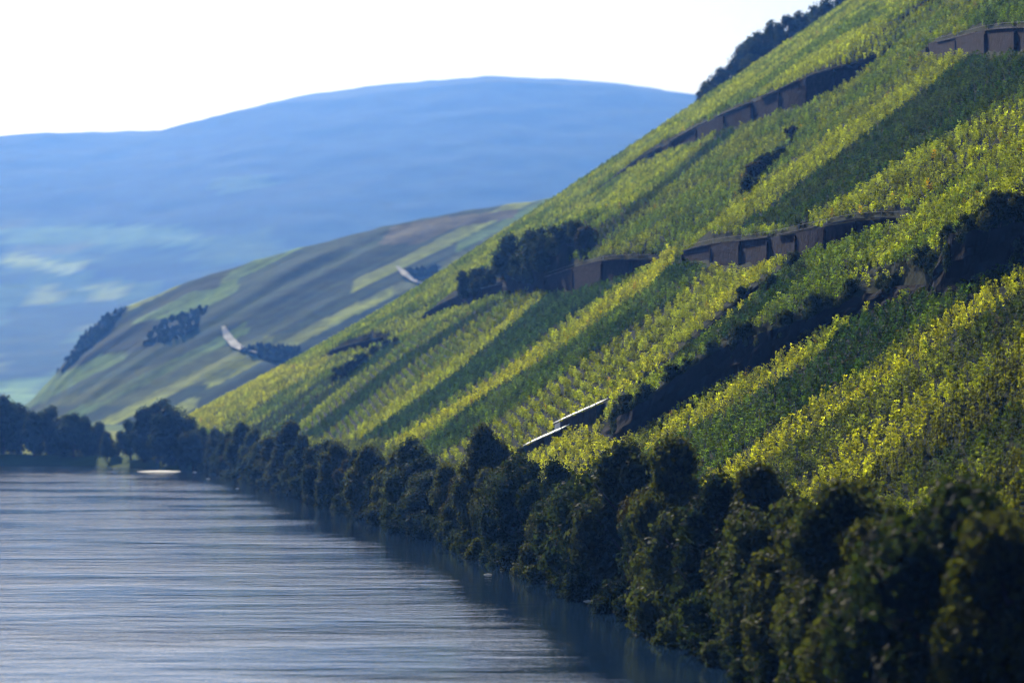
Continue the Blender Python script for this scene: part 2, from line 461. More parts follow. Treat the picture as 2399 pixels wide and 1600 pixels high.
def tree_stuff(name, label, pts, zfn, rscale, cat):
    col_ = bpy.data.collections.new('tree_kinds')
    for k in (0, 3, 6, 1):
        col_.objects.link(bpy.data.objects.new('tree_kind', tree_protos[k][1]))
    g = GN.copy()
    for nd in g.nodes:
        if nd.type == 'COLLECTION_INFO': nd.inputs[0].default_value = col_
    X = pts[:, 0]; Y = pts[:, 1]; Z = zfn(X, Y) - .6; n = len(X)
    me = bpy.data.meshes.new(name); me.vertices.add(n); me.vertices.foreach_set('co', np.c_[X, Y, Z].astype(np.float32).ravel())
    s = rng.uniform(*rscale, n)
    for nm, ty, key, arr in (('kindex', 'INT', 'value', rng.integers(0, 4, n).astype(np.int32)), ('rot', 'FLOAT_VECTOR', 'vector', np.c_[np.zeros((n, 2)), rng.uniform(0, 6.28, n)].astype(np.float32)),
                             ('scl', 'FLOAT_VECTOR', 'vector', np.c_[s, s, s].astype(np.float32))):
        a = me.attributes.new(nm, ty, 'POINT'); a.data.foreach_set(key, arr.ravel())
    o = bpy.data.objects.new(name, me); C.objects.link(o); md = o.modifiers.new('plants', 'NODES'); md.node_group = g
    return tag(o, label, cat, kind='stuff')
DISTANT = True
tag(ribbon('hill_road', [(512, 752), (522, 775), (540, 795), (562, 806), (590, 812)], [2, 5, 5, 2.5, 1], Hsecond, 1.2, M_road, 1100, 1700),
    'pale curving track on the lower part of the distant vineyard hill', kind='structure')
tag(ribbon('hill_road', [(912, 615), (930, 632), (948, 646), (972, 654)], [2, 4.5, 3, 1], Hsecond, 1.2, M_road, 1100, 1700),
    'pale curving track high on the distant vineyard hill', kind='structure')

# ------------------------------------------------------------------ leaves and trees
def leaf_cloud(centers, radii, n, size, seed, squash=1.0, inner=0.12):
    """leaf sized quads on and just inside clump surfaces"""
    r = np.random.default_rng(seed)
    centers = np.array(centers, float); radii = np.array(radii, float)
    wgt = radii ** 2; wgt /= wgt.sum()
    k = r.choice(len(centers), n, p=wgt)
    d = r.normal(size=(n, 3)); d /= np.linalg.norm(d, axis=1)[:, None]
    rad = radii[k] * (1 - np.abs(r.normal(0, .16, n))) * (1 + .12 * r.normal(size=n))
    p = centers[k] + d * rad[:, None] * np.array([1, 1, squash])
    nrm = d + r.normal(0, .55, (n, 3)); nrm /= np.linalg.norm(nrm, axis=1)[:, None]
    u = np.cross(nrm, r.normal(size=(n, 3))); u /= np.linalg.norm(u, axis=1)[:, None]
    v = np.cross(nrm, u)
    s = size * r.uniform(.6, 1.35, n)
    u = u * (s * .5)[:, None]; v = v * (s * .72)[:, None]
    V = np.empty((n * 4, 3)); V[0::4] = p - v; V[1::4] = p + u - v * .1; V[2::4] = p + v; V[3::4] = p - u + v * .1
    Fq = np.arange(n * 4).reshape(n, 4)
    return V, Fq

def crown_mesh(name, w, h, z0, seed, nlobes, nleaf, size, mat, spread=1.0):
    r = random.Random(seed); cs = []; rs = []
    for i in range(nlobes):
        t = (i + .5) / nlobes
        zz = z0 + (h - z0) * (.12 + .80 * t)
        prof = math.sin(math.pi * min(1, (.22 + .72 * t))) ** .7
        a = r.uniform(0, 2 * math.pi); rr = w * .5 * prof * r.uniform(.35, .85) * spread
        cs.append((math.cos(a) * rr, math.sin(a) * rr, zz))
        rs.append(w * r.uniform(.15, .27) * (1.1 - .35 * t))
    cs.append((0, 0, z0 + (h - z0) * .45)); rs.append(w * .30)
    V, Fq = leaf_cloud(cs, rs, nleaf, size, seed, 1.05)
    V2, F2 = leaf_cloud(cs, [x * .6 for x in rs], nleaf // 12, size * 3.2, seed + 1)
    me = bpy.data.meshes.new(name); fast_mesh(me, np.r_[V, V2], np.r_[Fq, F2 + len(V)])
    me.materials.append(mat)
    return me

def tube(pts, rads, seg=7):
    V = []; Fc = []
    for i, (p, r) in enumerate(zip(pts, rads)):
        p = Vector(p); q = Vector(pts[min(i + 1, len(pts) - 1)]) - Vector(pts[max(i - 1, 0)])
        if q.length < 1e-6: q = Vector((0, 0, 1))
        q.normalize(); a = q.cross(Vector((0.3, 1, 0.1))).normalized(); b = q.cross(a)
        for k in range(seg):
            t = 2 * math.pi * k / seg; V.append(p + (a * math.cos(t) + b * math.sin(t)) * r)
    for i in range(len(pts) - 1):
        for k in range(seg):
            Fc.append((i * seg + k, i * seg + (k + 1) % seg, (i + 1) * seg + (k + 1) % seg, (i + 1) * seg + k))
    return V, Fc

def trunk_mesh(name, h, r0, seed):
    r = random.Random(seed); V = []; Fc = []
    def addt(p, q):
        v, f = tube(p, q); o = len(V); V.extend(v); Fc.extend([tuple(a + o for a in x) for x in f])
    top = (r.uniform(-.5, .5), r.uniform(-.5, .5), h * .8)
    addt([(0, 0, -1.2), (0, 0, h * .15), (top[0] * .4, top[1] * .4, h * .45), top], [r0 * 1.5, r0, r0 * .65, r0 * .15])
    for i in range(6):
        z = h * r.uniform(.18, .55); a = r.uniform(0, 6.28); ln = h * r.uniform(.22, .36)
        addt([(0, 0, z), (math.cos(a) * ln * .5, math.sin(a) * ln * .5, z + ln * .45), (math.cos(a) * ln, math.sin(a) * ln, z + ln * .95)], [r0 * .45, r0 * .28, r0 * .07])
    me = bpy.data.meshes.new(name); me.from_pydata(V, [], Fc); me.materials.append(M_bark); me.shade_smooth()
    return me

tree_protos = []    # (trunk mesh, crown mesh, colour)
for i, (col, w_, h_, z0, nl, sp) in enumerate([
        ('dark', 9, 12, 1.0, 22, 1.0), ('olive', 8.5, 10, .3, 20, 1.1), ('silver', 8, 12.5, .5, 20, 1.0), ('dark', 10, 11, .3, 24, 1.15),
        ('olive', 7.5, 12, .6, 20, .95), ('rust', 7.5, 11, 1.0, 18, 1.0), ('dark', 7.5, 13, .6, 22, .9), ('silver', 9, 9.5, .2, 20, 1.15)]):
    tree_protos.append((trunk_mesh('trunk', h_, .28, 100 + i), crown_mesh('crown', w_, h_, z0, 200 + i * 7, nl, 9500, .30, M_leafs[col], sp), col))
bush_protos = []
for i, (col, w_, h_) in enumerate([('dark', 4.5, 3.6), ('olive', 4, 3.2), ('silver', 4.2, 4), ('rust', 3.6, 3.0), ('dark', 5, 4.5)]):
    bush_protos.append((trunk_mesh('stem', h_, .10, 300 + i), crown_mesh('foliage', w_, h_, -.4, 400 + i * 5, 12, 2600, .22, M_leafs[col], 1.1), col))

def put_tree(name, proto, x, y, z, sc, rot, label, cat, group, parts=('trunk', 'crown'), scz=1.0):
    e = empty(name, (x, y, z)); e.rotation_euler = (0, 0, rot); e.scale = (sc, sc, sc * scz)
    for nm, me in zip(parts, proto[:2]):
        o = bpy.data.objects.new(nm, me); C.objects.link(o); o.parent = e
    tag(e, label, cat, group)
    return e

ORD = 'first second third fourth fifth sixth seventh eighth ninth tenth eleventh twelfth thirteenth fourteenth fifteenth sixteenth seventeenth eighteenth nineteenth twentieth'.split()
TENS = {20: 'twenty', 30: 'thirty', 40: 'forty', 50: 'fifty', 60: 'sixty', 70: 'seventy', 80: 'eighty', 90: 'ninety'}
def ordinal(n):
    if n <= 20: return ORD[n - 1]
    if n > 100: return 'hundred-and-' + ordinal(n - 100)
    if n == 100: return 'hundredth'
    t, u = n // 10 * 10, n % 10
    if u == 0: return {30: 'thirtieth', 40: 'fortieth', 50: 'fiftieth', 60: 'sixtieth', 70: 'seventieth', 80: 'eightieth', 90: 'ninetieth'}[t]
    return TENS[t] + '-' + ORD[u - 1]
CW = {'dark': 'dark green', 'olive': 'olive green', 'rust': 'rust brown', 'silver': 'grey green'}

# bank trees from far to near
y = 760.0; n = 0; rr = random.Random(42)
order = [0, 6, 1, 4, 2, 0, 4, 3, 1, 5, 7, 4, 1, 2]
while y > 118:
    pi = order[n % len(order)] if rr.random() < .6 else rr.randrange(8)
    pr = tree_protos[pi]
    sc = rr.choice([rr.uniform(.62, .85), rr.uniform(.85, 1.15)])
    if y < 270: sc = rr.uniform(.92, 1.28)
    if y < 215: sc *= 1.12
    x = float(foot(np.array(y))) + rr.uniform(2.2, 5.0)
    z = H1(x, y) - .6
    size = 'tall' if sc > .95 else ('low' if sc < .82 else 'rounded')
    n += 1
    put_tree('bank_tree', pr, x, y, z, sc, rr.uniform(0, 6.28),
             '%s %s tree on the riverbank, %s along the bank from the pale gravel bar' % (size, CW[pr[2]], ordinal(n)), 'tree', 'trees lining the river bank', scz=rr.uniform(.85, 1.25))
    y -= rr.uniform(6.5, 10.5) * (.8 + .2 * sc)
# second row and low bushes
y = 745.0; m_ = 0
while y > 120:
    pr = bush_protos[rr.choice([0, 4, 0, 4, 1, 2])]
    x = float(foot(np.array(y))) + rr.uniform(-.4, 1.2); sc = rr.uniform(.75, 1.3); m_ += 1
    put_tree('waterside_bush', pr, x, y, H1(x, y) - .3, sc, rr.uniform(0, 6.28),
             '%s bush overhanging the water, %s bush along from the pale gravel bar' % (CW[pr[2]], ordinal(m_)), 'bush', 'bushes at the water edge', ('stem', 'foliage'))
    y -= rr.uniform(4.5, 9)
y = 700.0; m_ = 0
while y > 150:
    pr = bush_protos[rr.randrange(5)]
    x = float(foot(np.array(y))) + rr.uniform(9, 12.5); sc = rr.uniform(.8, 1.5); m_ += 1
    put_tree('hedge_bush', pr, x, y, H1(x, y) - .3, sc, rr.uniform(0, 6.28),
             '%s bush between bank trees and vines, %s along from the far end' % (CW[pr[2]], ordinal(m_)), 'bush', 'bushes between bank trees and vines', ('stem', 'foliage'))
    y -= rr.uniform(9, 17)

# far bank trees, soft with distance
FAR = [(8, 905, 1.9, 3), (45, 925, 1.6, 0), (78, 940, 1.5, 6), (112, 930, 1.75, 0), (140, 950, 1.4, 1), (170, 945, 1.5, 3), (200, 950, 1.6, 6), (226, 965, 1.2, 3), (246, 985, 1.2, 4), (300, 960, 1.6, 0), (330, 935, 1.8, 6), (362, 915, 2.0, 0), (395, 930, 1.8, 3), (420, 960, 1.5, 2), (444, 985, 1.1, 7), (-40, 900, 2, 0), (265, 1010, .8, 1)]
FAR.sort()
for i, (sx, ty, _, k) in enumerate(FAR):
    px = sx * K
    Y = 858.0 + (i % 3) * 9 if sx < 280 else 800.0 - (sx - 280) * .30 + (i % 2) * 8
    X = (px - 512) / F * Y
    for _ in range(4 if sx < 280 else 0):
        Y = float(shoreY(np.array(X))) + 8 + (i % 3) * 7; X = (px - 512) / F * Y
    if sx < 280: z = float(Hvalley(np.array([X]), np.array([Y]))[0])
    else: z = max(H1(X, Y), float(Hvalley(np.array([X]), np.array([Y]))[0]), 1.0)
    ztop = CAMH + (HOR - ty * K) / F * Y
    h0 = [12, 10, 12.5, 11, 12, 11, 13, 9.5][k]
    sc = (ztop - z) / h0
    put_tree('far_bank_tree', tree_protos[k], X, Y, z - .6, sc * .95, i * 1.3,
             'blurred %s tree on the far river bend, %s from the left edge' % (CW[tree_protos[k][2]], ordinal(i + 1)), 'tree', 'trees on the far river bend', scz=1.05)

# trees on the skyline behind the vineyard crest
SKY = [(1625, 205, 0, 1.0), (1650, 175, 3, 1.0), (1680, 150, 0, 1.1), (1712, 95, 6, 1.4), (1740, 80, 3, 1.3), (1775, 60, 0, 1.3), (1808, 42, 6, 1.3), (1838, 38, 0, 1.2), (1870, 20, 3, 1.3), (1900, 8, 0, 1.2), (1930, -5, 6, 1.2), (1962, -25, 3, 1.3), (1725, 130, 1, 1.0), (1770, 110, 0, 1.0), (1830, 80, 3, 1.0), (1880, 55, 1, 1.0)]
for i, (sx, ty, k, s_) in enumerate(sorted(SKY)):
    Y = 842 + (i % 4) * 7; X = (sx * K - 512) / F * Y; ty -= 8
    z = H1(X, Y); ztop = CAMH + (HOR - ty * K) / F * Y
    h0 = [12, 10, 12.5, 11, 12, 11, 13, 9.5][k]
    sc = max(.8, (ztop - z) / h0)
    e = put_tree('skyline_tree', tree_protos[k], X, Y, z - .5, sc, i * 2.1,
             'dark tree on the skyline behind the vineyard crest, %s tree going up the slope' % ordinal(i + 1), 'tree', 'trees behind the vineyard crest')
    wsc = min(sc * 1.15, 1.6); e.scale = (wsc, wsc, sc)

# ------------------------------------------------------------------ walls and rock faces
def outward(st, i):
    W = st['W']; a = W[max(i - 1, 0)]; b = W[min(i + 1, len(W) - 1)]
    d = b - a; nrm = np.array([-d[1], d[0]]); nrm /= np.hypot(*nrm) + 1e-9
    if nrm @ st['up'][min(i, len(st['up']) - 1)] > 0: nrm = -nrm
    return nrm
def box_strip(P, N_, zb, zt, th):
    """wall body along points P, outward normals N_, thickness th behind the face"""
    V = []; Fc = []; n = len(P)
    for p, q, a, b in zip(P, N_, zb, zt):
        o = p - q * th
        V += [(p[0], p[1], a), (p[0], p[1], b), (o[0], o[1], b), (o[0], o[1], a)]
    for i in range(n - 1):
        k = i * 4
        for e in range(4):
            f = (e + 1) % 4; Fc.append((k + e, k + f, k + 4 + f, k + 4 + e))
    Fc.append((0, 1, 2, 3)); k = (n - 1) * 4; Fc.append((k + 3, k + 2, k + 1, k))
    return V, Fc
WALL_LABEL = {
 'upper_left': 'long dark retaining wall climbing below the skyline trees',
 'main': 'long purple slate retaining wall with pale rail at mid slope',
 'left': 'dark slate retaining wall just right of the scrubby cliff',
 'far_left': 'low slate retaining wall at the left foot of the scrubby cliff',
 'upper_right': 'slate retaining wall with pale rail in the top right corner',
 'lower_left': 'small dark retaining wall low on the far part of the slope'}
ROCK_LABEL = {
 'scrub_cliff': 'dark rock cliff overgrown with scrub at the left of mid slope',
 'gully': 'long dark shadowed rock face running diagonally up the slope',
 'outcrop': 'large black rock outcrop at the right edge above the green plot',
 'stripe': 'narrow dark earth bank beside the stepped vine rows'}
def build_wall(st):
    W = st['W']; n = len(W); mid = W[n // 2]
    e = empty('retaining_wall', (mid[0], mid[1], H1(*mid)))
    P = []; NN = []; zb = []; zt = []
    for i in range(n):
        if st['H'][i] < .35: continue
        nn = outward(st, i); p = W[i] + nn * 1.0
        P.append(p); NN.append(nn)
        lo = H1(*(W[i] + nn * 1.4)); base = H1(*(W[i] + nn * .9))
        zb.append(min(lo, base) - 1.2); zt.append(base + st['H'][i] + .15)
    zt = list(zt)
    for _ in range(20):
        zt[1:-1] = [.5 * zt[i] + .25 * (zt[i - 1] + zt[i + 1]) for i in range(1, len(zt) - 1)]
    off = np.array(e.location)
    def ob(nm, V, Fc, mt, th=None): 
        return mesh_obj(nm, [tuple(np.array(v) - off) for v in V], Fc, mt, parent=e)
    # bays of wall between buttress seams
    step = 3
    for a in range(0, len(P) - 1, step):
        b = min(a + step + 1, len(P))
        if b - a < 2: break
        jut = .22 * math.sin(a * 2.7); dh = .18 * math.sin(a * 1.9 + 1) + .3
        V, Fc = box_strip([p_ + q_ * jut for p_, q_ in zip(P[a:b], NN[a:b])], NN[a:b], zb[a:b], [z_ + dh - .15 for z_ in zt[a:b]], 1.6 + jut)
        ob('wall_bay', V, Fc, M_wall)
        p = P[a]; q = NN[a]; t = np.array([-q[1], q[0]])
        V, Fc = box_strip([p + q * .45 - t * .3, p + q * .45 + t * .3], [q, q], [zb[a]] * 2, [zt[a] - .5] * 2, .6)
        ob('buttress', V, Fc, M_wall)
    for a in range(0, len(P) - 1):
        if (a * 7 + n) % 5 == 0: continue        # fallen coping stones
        V, Fc = box_strip([P[a] + NN[a] * .25, P[a + 1] + NN[a + 1] * .25], NN[a:a + 2], [z + .14 for z in zt[a:a + 2]], [z + .32 for z in zt[a:a + 2]], .6)
        ob('coping', V, Fc, M_coping)
    if st['name'] in ('main', 'upper_right', 'left'):
        for i in range(0, len(P) - 1, 3):
            p = P[i] - NN[i] * .2
            V, Fc = tube([(p[0], p[1], zt[i] + .2), (p[0], p[1], zt[i] + 1.3)], [.04, .04], 5); ob('rail_post', V, Fc, M_rail)
        for dz in (1.1,):
            V, Fc = tube([(p[0] - q[0] * .2, p[1] - q[1] * .2, z + dz) for p, q, z in zip(P, NN, zt)], [.022] * len(P), 5); ob('rail', V, Fc, M_rail)
    tag(e, WALL_LABEL[st['name']], 'wall', 'retaining walls between the vineyard plots')
def build_rock(st):
    W = st['W']; n = len(W); r = np.random.default_rng(n * 7)
    rows = 9; m = (n - 1) * 4 + 1; V = []
    t = np.linspace(0, n - 1, m)
    wx = np.interp(t, range(n), W[:, 0]); wy = np.interp(t, range(n), W[:, 1]); hh = np.interp(t, range(n), st['H'])
    nr = np.array([outward(st, int(round(k))) for k in t])
    for i in range(m):
        lo = H1(wx[i] + nr[i, 0] * 1.5, wy[i] + nr[i, 1] * 1.5); ba = H1(wx[i] + nr[i, 0] * .6, wy[i] + nr[i, 1] * .6)
        for j in range(rows + 2):
            f = min(j / (rows - 1), 1.0)
            bulge = 1.2 * (1 - f) + .5 + (vnoise(np.array([i * .31]), np.array([j * .8]), 3)[0] - .4) * .9 * min(1, hh[i] / 3)
            if j >= rows: bulge = -.6 * (j - rows + 1)
            V.append((wx[i] + nr[i, 0] * bulge, wy[i] + nr[i, 1] * bulge, min(lo, ba) - .8 + f * (ba - min(lo, ba) + .8 + hh[i] * (1.0 + .12 * (vnoise(np.array([i * .4]), np.array([1.]), 9)[0] - .5)))))
    R = rows + 2; Fc = []
    for i in range(m - 1):
        for j in range(R - 1):
            Fc.append((i * R + j, (i + 1) * R + j, (i + 1) * R + j + 1, i * R + j + 1))
    o = mesh_obj('rock_face', V, Fc, M_rock)
    tag(o, ROCK_LABEL[st['name']], 'rock face', None)
for st in steps:
    (build_wall if st['kind'] == 'wall' else build_rock)(st)

# ------------------------------------------------------------------ scrub on the slope
SCRUB = [(1818, 318, 30, 3), (1722, 445, 42, 0), (1735, 415, 45, 3), (1755, 395, 40, 0), (1775, 380, 34, 4), (1795, 365, 30, 0), (1815, 345, 25, 2), (1080, 690, 58, 4), (1105, 672, 50, 0), (1130, 662, 34, 0),
 (1180, 640, 70, 0), (1210, 650, 85, 4), (1240, 620, 70, 0), (1265, 640, 75, 4), (1290, 600, 55, 0), (1320, 580, 48, 2), (1345, 565, 36, 3), (1165, 660, 60, 2), (1230, 665, 60, 0),
 (780, 870, 30, 0), (805, 860, 34, 4), (830, 840, 30, 0), (860, 815, 24, 2), (885, 800, 22, 0), (910, 790, 18, 1),
 (1855, 790, 45, 1), (1870, 760, 50, 0), (1600, 900, 30, 4), (1545, 930, 35, 0), (1480, 960, 40, 4), (1420, 990, 40, 4), (1440, 950, 40, 0), (1700, 850, 45, 0), (1780, 820, 30, 2), (1640, 870, 34, 4), (1940, 725, 30, 1), (2050, 680, 34, 0),
 (2180, 560, 40, 0), (2200, 645, 60, 4), (2240, 600, 60, 0), (2300, 590, 70, 1), (2330, 560, 60, 1), (2345, 600, 55, 0), (2190, 600, 50, 4), (2280, 520, 46, 0), (2110, 690, 30, 1)]
rb = random.Random(5)
for st_ in STEPS:
    if st_[0] == 'rock' and st_[1] in ('gully', 'outcrop', 'stripe'):
        P_ = st_[2]
        for j in range(len(P_) - 1):
            for q_ in range(3 if st_[1] != 'stripe' else 1):
                t_ = rb.random(); hh_ = (st_[3][j] * (1 - t_) + st_[3][j + 1] * t_)
                SCRUB.append((P_[j][0] * (1 - t_) + P_[j + 1][0] * t_, P_[j][1] * (1 - t_) + P_[j + 1][1] * t_ - rb.choice([0, .1, .9, 1.0]) * hh_, rb.uniform(22, 42), rb.choice([0, 0, 0, 4, 4, 2])))
pos_words = {0: 'dark', 1: 'olive', 2: 'grey green', 3: 'rusty', 4: 'broad dark'}
def near_word(sx, sy):
    if sx < 950: return 'by the small wall low down'
    if sx < 1400 and sy < 700: return 'on the overgrown cliff'
    if sx > 2080 and sy < 700: return 'on the black outcrop at the right edge'
    if sy < 460: return 'alone' if sx > 1810 else 'in the upper scrub patch'
    return 'on the long diagonal rock face'
cnt = {}
for sx, sy, hs, k in SCRUB:
    q = unproject(sx * K, sy * K, H)
    if q is None: continue
    X, Y = q; hm = hs * K * Y / F; pr = bush_protos[k]; h0 = [3.6, 3.2, 4, 3, 4.5][k]
    sc = hm / h0 * 1.05
    wd = near_word(sx, sy); cnt[wd] = cnt.get(wd, 0) + 1
    lab = ('small dark lone bush among the upper vines near the scrub patch' if sx == 1818 else
           '%s bush %s, %s counted from its left' % (pos_words[k], wd, ordinal(cnt[wd])))
    put_tree('slope_bush', pr, X, Y + .5, H1(X, Y + .5) - .3, sc, sx * .37, lab, 'bush', 'scrub bushes on the slope', ('stem', 'foliage'))

# ------------------------------------------------------------------ vineyard plots
T = {'G': (.020, .048, .010), 'g': (.085, .14, .022), 'y': (.23, .28, .026), 'Y': (.29, .315, .028), 'o': (.15, .185, .026), 'd': (.034, .055, .016), 'b': (.032, .070, .034)}
# name, label, polygon, tint, tint variation tint, variation amount, pattern, density
PLOTS = [
 ('crest', 'bright lime strip of vines along the skyline crest', [(1300,470),(1480,330),(1650,215),(1975,-40),(2060,-40),(1700,230),(1500,345),(1340,450)], 'y', 'g', .35, 'F', 1),
 ('crest green', 'green strip of vines just below the bright crest strip', [(1500,345),(1720,215),(2060,-40),(2170,-40),(1900,110),(1700,240),(1540,320)], 'g', 'y', .3, 'F', 1),
 ('upper lime', 'yellow green strip of vines directly above the long upper wall', [(1520,345),(1700,240),(1900,110),(2060,30),(2200,0),(2060,125),(1880,165),(1690,250),(1580,320)], 'y', 'g', .4, 'F', 1),
 ('upper mid', 'olive green plot of vines left of the top right wall', [(2040,130),(2080,70),(2260,-40),(2330,-40),(2160,100),(2040,240),(1880,330),(1880,240),(1960,185)], 'g', 'o', .5, 'F', .9),
 ('top corner', 'dark green plot of vines above the top right wall', [(2160,100),(2330,-40),(2520,-40),(2520,70),(2190,70)], 'g', 'G', .4, 'F', 1),
 ('below upper wall', 'olive plot of vines below the long upper wall', [(1300,600),(1380,520),(1600,340),(1760,270),(1880,240),(1880,330),(1700,460),(1640,530),(1540,590)], 'o', 'g', .5, 'F', .95),
 ('left lime', 'yellow green strip of vines slanting up from the overgrown cliff', [(1260,530),(1380,450),(1530,350),(1620,330),(1440,480),(1330,560)], 'y', 'g', .35, 'F', 1),
 ('left dark', 'thin dark strip of vines beside the slanting yellow green strip', [(1340,560),(1560,400),(1660,300),(1700,300),(1480,480),(1380,560)], 'd', 'G', .4, 'F', .9),
 ('tan strip', 'long tan and lime strip of vines rising to the top right wall', [(1620,535),(1700,450),(1960,290),(2150,125),(2250,120),(1760,490),(1700,530)], 'y', 'o', .5, 'F', .95),
 ('dark strip', 'broad dark green strip of vines right of the tan strip', [(1690,535),(1760,490),(2250,120),(2520,120),(2520,200),(2351,220),(2100,360),(1830,525)], 'd', 'G', .5, 'F', 1),
 ('right field', 'blotchy yellow and olive field above the mid slope wall', [(1810,550),(2100,360),(2351,215),(2520,150),(2520,470),(2180,530),(2060,560)], 'g', 'y', .55, 'F', .95),
 ('right field lime', 'bright yellow band across the field above the rock outcrop', [(2160,540),(2250,450),(2351,370),(2520,320),(2520,480),(2351,480),(2210,520)], 'y', 'o', .5, 'F', .95),
 ('right mid band', 'yellow band of vines through the upper right field', [(2000,440),(2351,290),(2520,250),(2520,320),(2351,360),(2050,490),(1900,540),(1850,530)], 'o', 'y', .5, 'F', .95),
 ('far lime', 'bright yellow plot of vines at the far lower end of the slope', [(380,990),(430,930),(580,855),(690,840),(470,975)], 'Y', 'y', .3, 'F', 1.1),
 ('far green', 'green strip of vines at the far lower end of the slope', [(460,985),(620,890),(850,770),(1000,700),(1150,600),(1300,460),(1340,450),(1150,640),(1000,720),(760,860),(500,990)], 'g', 'y', .5, 'F', 1.1),
 ('far strip', 'thin yellow strip of vines at the far lower end of the slope', [(440,990),(580,900),(720,830),(820,790),(760,830),(620,920),(500,990)], 'y', 'Y', .5, 'F', 1.1),
 ('far olive', 'olive plot of vines just left of the small lower wall', [(500,1000),(740,850),(850,800),(770,880),(620,990)], 'y', 'g', .45, 'F', 1.1),
 ('lower scrub strip', 'dark green strip of vines below the small lower wall', [(620,1000),(780,880),(900,790),(930,790),(740,930),(670,1000)], 'G', 'd', .4, 'F', 1),
 ('stepped left', 'green plot of vines in short stepped rows left of centre', [(670,1010),(760,930),(960,760),(1240,670),(1200,710),(800,1010)], 'g', 'o', .5, 'C', 1),
 ('far dark', 'thin dark green strip of vines crossing the stepped left plot', [(690,1010),(900,842),(1120,705),(1165,690),(930,850),(735,1010)], 'G', 'd', .4, 'F', 1),
 ('far thin', 'thin dull green strip of vines at the far lower slope', [(560,1000),(700,905),(850,815),(880,800),(740,905),(610,1000)], 'd', 'g', .4, 'F', 1),
 ('thin lime', 'thin yellow line of vines left of the dark blue green strip', [(785,1015),(1010,850),(1215,700),(1260,680),(1050,860),(840,1015)], 'y', 'Y', .4, 'F', 1),
 ('blue strip', 'dark blue green strip of vines below the left slate wall', [(820,1020),(1050,860),(1250,690),(1300,660),(1470,640),(1300,740),(1100,880),(900,1010)], 'b', 'G', .5, 'F', 1.2),
 ('striped strip', 'green and yellow striped band of vines left of the bright ridge', [(880,1020),(1100,880),(1300,740),(1440,650),(1500,620),(1400,700),(1150,880),(960,1000)], 'g', 'y', .6, 'C', 1),
 ('bright ridge', 'narrow bright yellow strip of vines running up to mid slope', [(870,1035),(1000,965),(1170,850),(1330,740),(1480,635),(1535,580),(1565,595),(1500,660),(1300,800),(1060,950),(940,1030)], 'Y', 'y', .3, 'F', 1.2),
 ('green centre', 'green strip of vines right of the bright ridge', [(920,1060),(1060,955),(1300,800),(1500,660),(1560,595),(1650,600),(1560,690),(1350,830),(1160,960),(1010,1050)], 'g', 'G', .5, 'F', 1.1),
 ('stepped centre', 'yellow green plot of vines in stepped rows at the centre', [(1000,1060),(1160,960),(1350,830),(1560,690),(1650,600),(1740,600),(1640,700),(1430,860),(1200,1030),(1090,1075)], 'o', 'y', .5, 'C', 1),
 ('lime centre', 'bright yellow green strip of vines right of the stepped rows', [(1080,1080),(1200,1025),(1430,860),(1640,700),(1740,600),(1820,600),(1700,720),(1450,900),(1380,955),(1220,1050)], 'y', 'Y', .45, 'C', 1),
 ('dark line', 'dark strip of vines beside the narrow earth bank', [(1400,950),(1560,830),(1800,640),(1850,620),(1860,640),(1700,770),(1480,890)], 'd', 'G', .5, 'F', 1),
 ('above gully', 'yellow green band of vines above the long diagonal rock face', [(1440,940),(1520,860),(1700,770),(1880,625),(2060,560),(2180,545),(2170,600),(2030,660),(1860,740),(1700,800),(1500,895)], 'y', 'g', .5, 'F', 1.1),
 ('above gully tan', 'tan speckled vines near the right end of the diagonal rock face', [(1860,740),(2000,640),(2170,570),(2180,600),(2080,650),(1960,700),(1880,780)], 'o', 'y', .5, 'F', .8),
 ('shed plot', 'vivid yellow plot of vines around the two long sheds', [(1040,1090),(1220,1040),(1390,960),(1410,1000),(1560,960),(1850,800),(1860,850),(1560,1010),(1440,1080),(1370,1120),(1240,1130)], 'Y', 'o', .4, 'F', .95),
 ('deep green', 'deep green plot of vines below the diagonal rock face', [(1300,1150),(1440,1070),(1600,990),(1860,850),(1960,740),(2180,670),(2351,600),(2520,530),(2520,590),(2351,630),(2050,820),(1800,990),(1600,1120),(1450,1180)], 'G', 'g', .4, 'F', 1.25),
 ('yellow line', 'narrow yellow strip of vines right of the deep green plot', [(1560,1150),(1800,985),(2050,815),(2351,620),(2520,530),(2520,590),(2351,680),(2050,880),(1820,1040),(1650,1150)], 'Y', 'o', .4, 'F', 1),
 ('green right', 'green strip of vines right of the narrow yellow strip', [(1640,1160),(1820,1040),(2050,880),(2351,680),(2520,590),(2520,720),(2351,790),(2100,920),(1900,1060),(1760,1170)], 'd', 'o', .6, 'F', 1),
 ('blotchy right', 'broad blotchy yellow plot of vines at the lower right', [(1740,1230),(1900,1060),(2100,920),(2351,780),(2520,720),(2520,860),(2351,960),(2100,1080),(1900,1230)], 'o', 'Y', .5, 'F', .95),
 ('olive right', 'dull olive plot of vines in the bottom right corner', [(1880,1260),(2100,1080),(2351,950),(2520,860),(2520,1700),(2000,1500)], 'o', 'd', .6, 'F', .95),
]
# prototypes of a vine clump
def vine_mesh(seed, n=46):
    r = np.random.default_rng(seed)
    cs = [(r.uniform(-.12, .12), r.uniform(-.16, .16), z) for z in (.45, .85, 1.25)]
    V, Fq = leaf_cloud(cs, [.27, .33, .25], n, .185, seed)
    me = bpy.data.meshes.new('vine_foliage'); fast_mesh(me, V, Fq); return me
pcol = bpy.data.collections.new('vine_kinds')
for k in range(5):
    me = vine_mesh(900 + k); me.materials.append(M_vine)
    pcol.objects.link(bpy.data.objects.new('vine_kind', me))

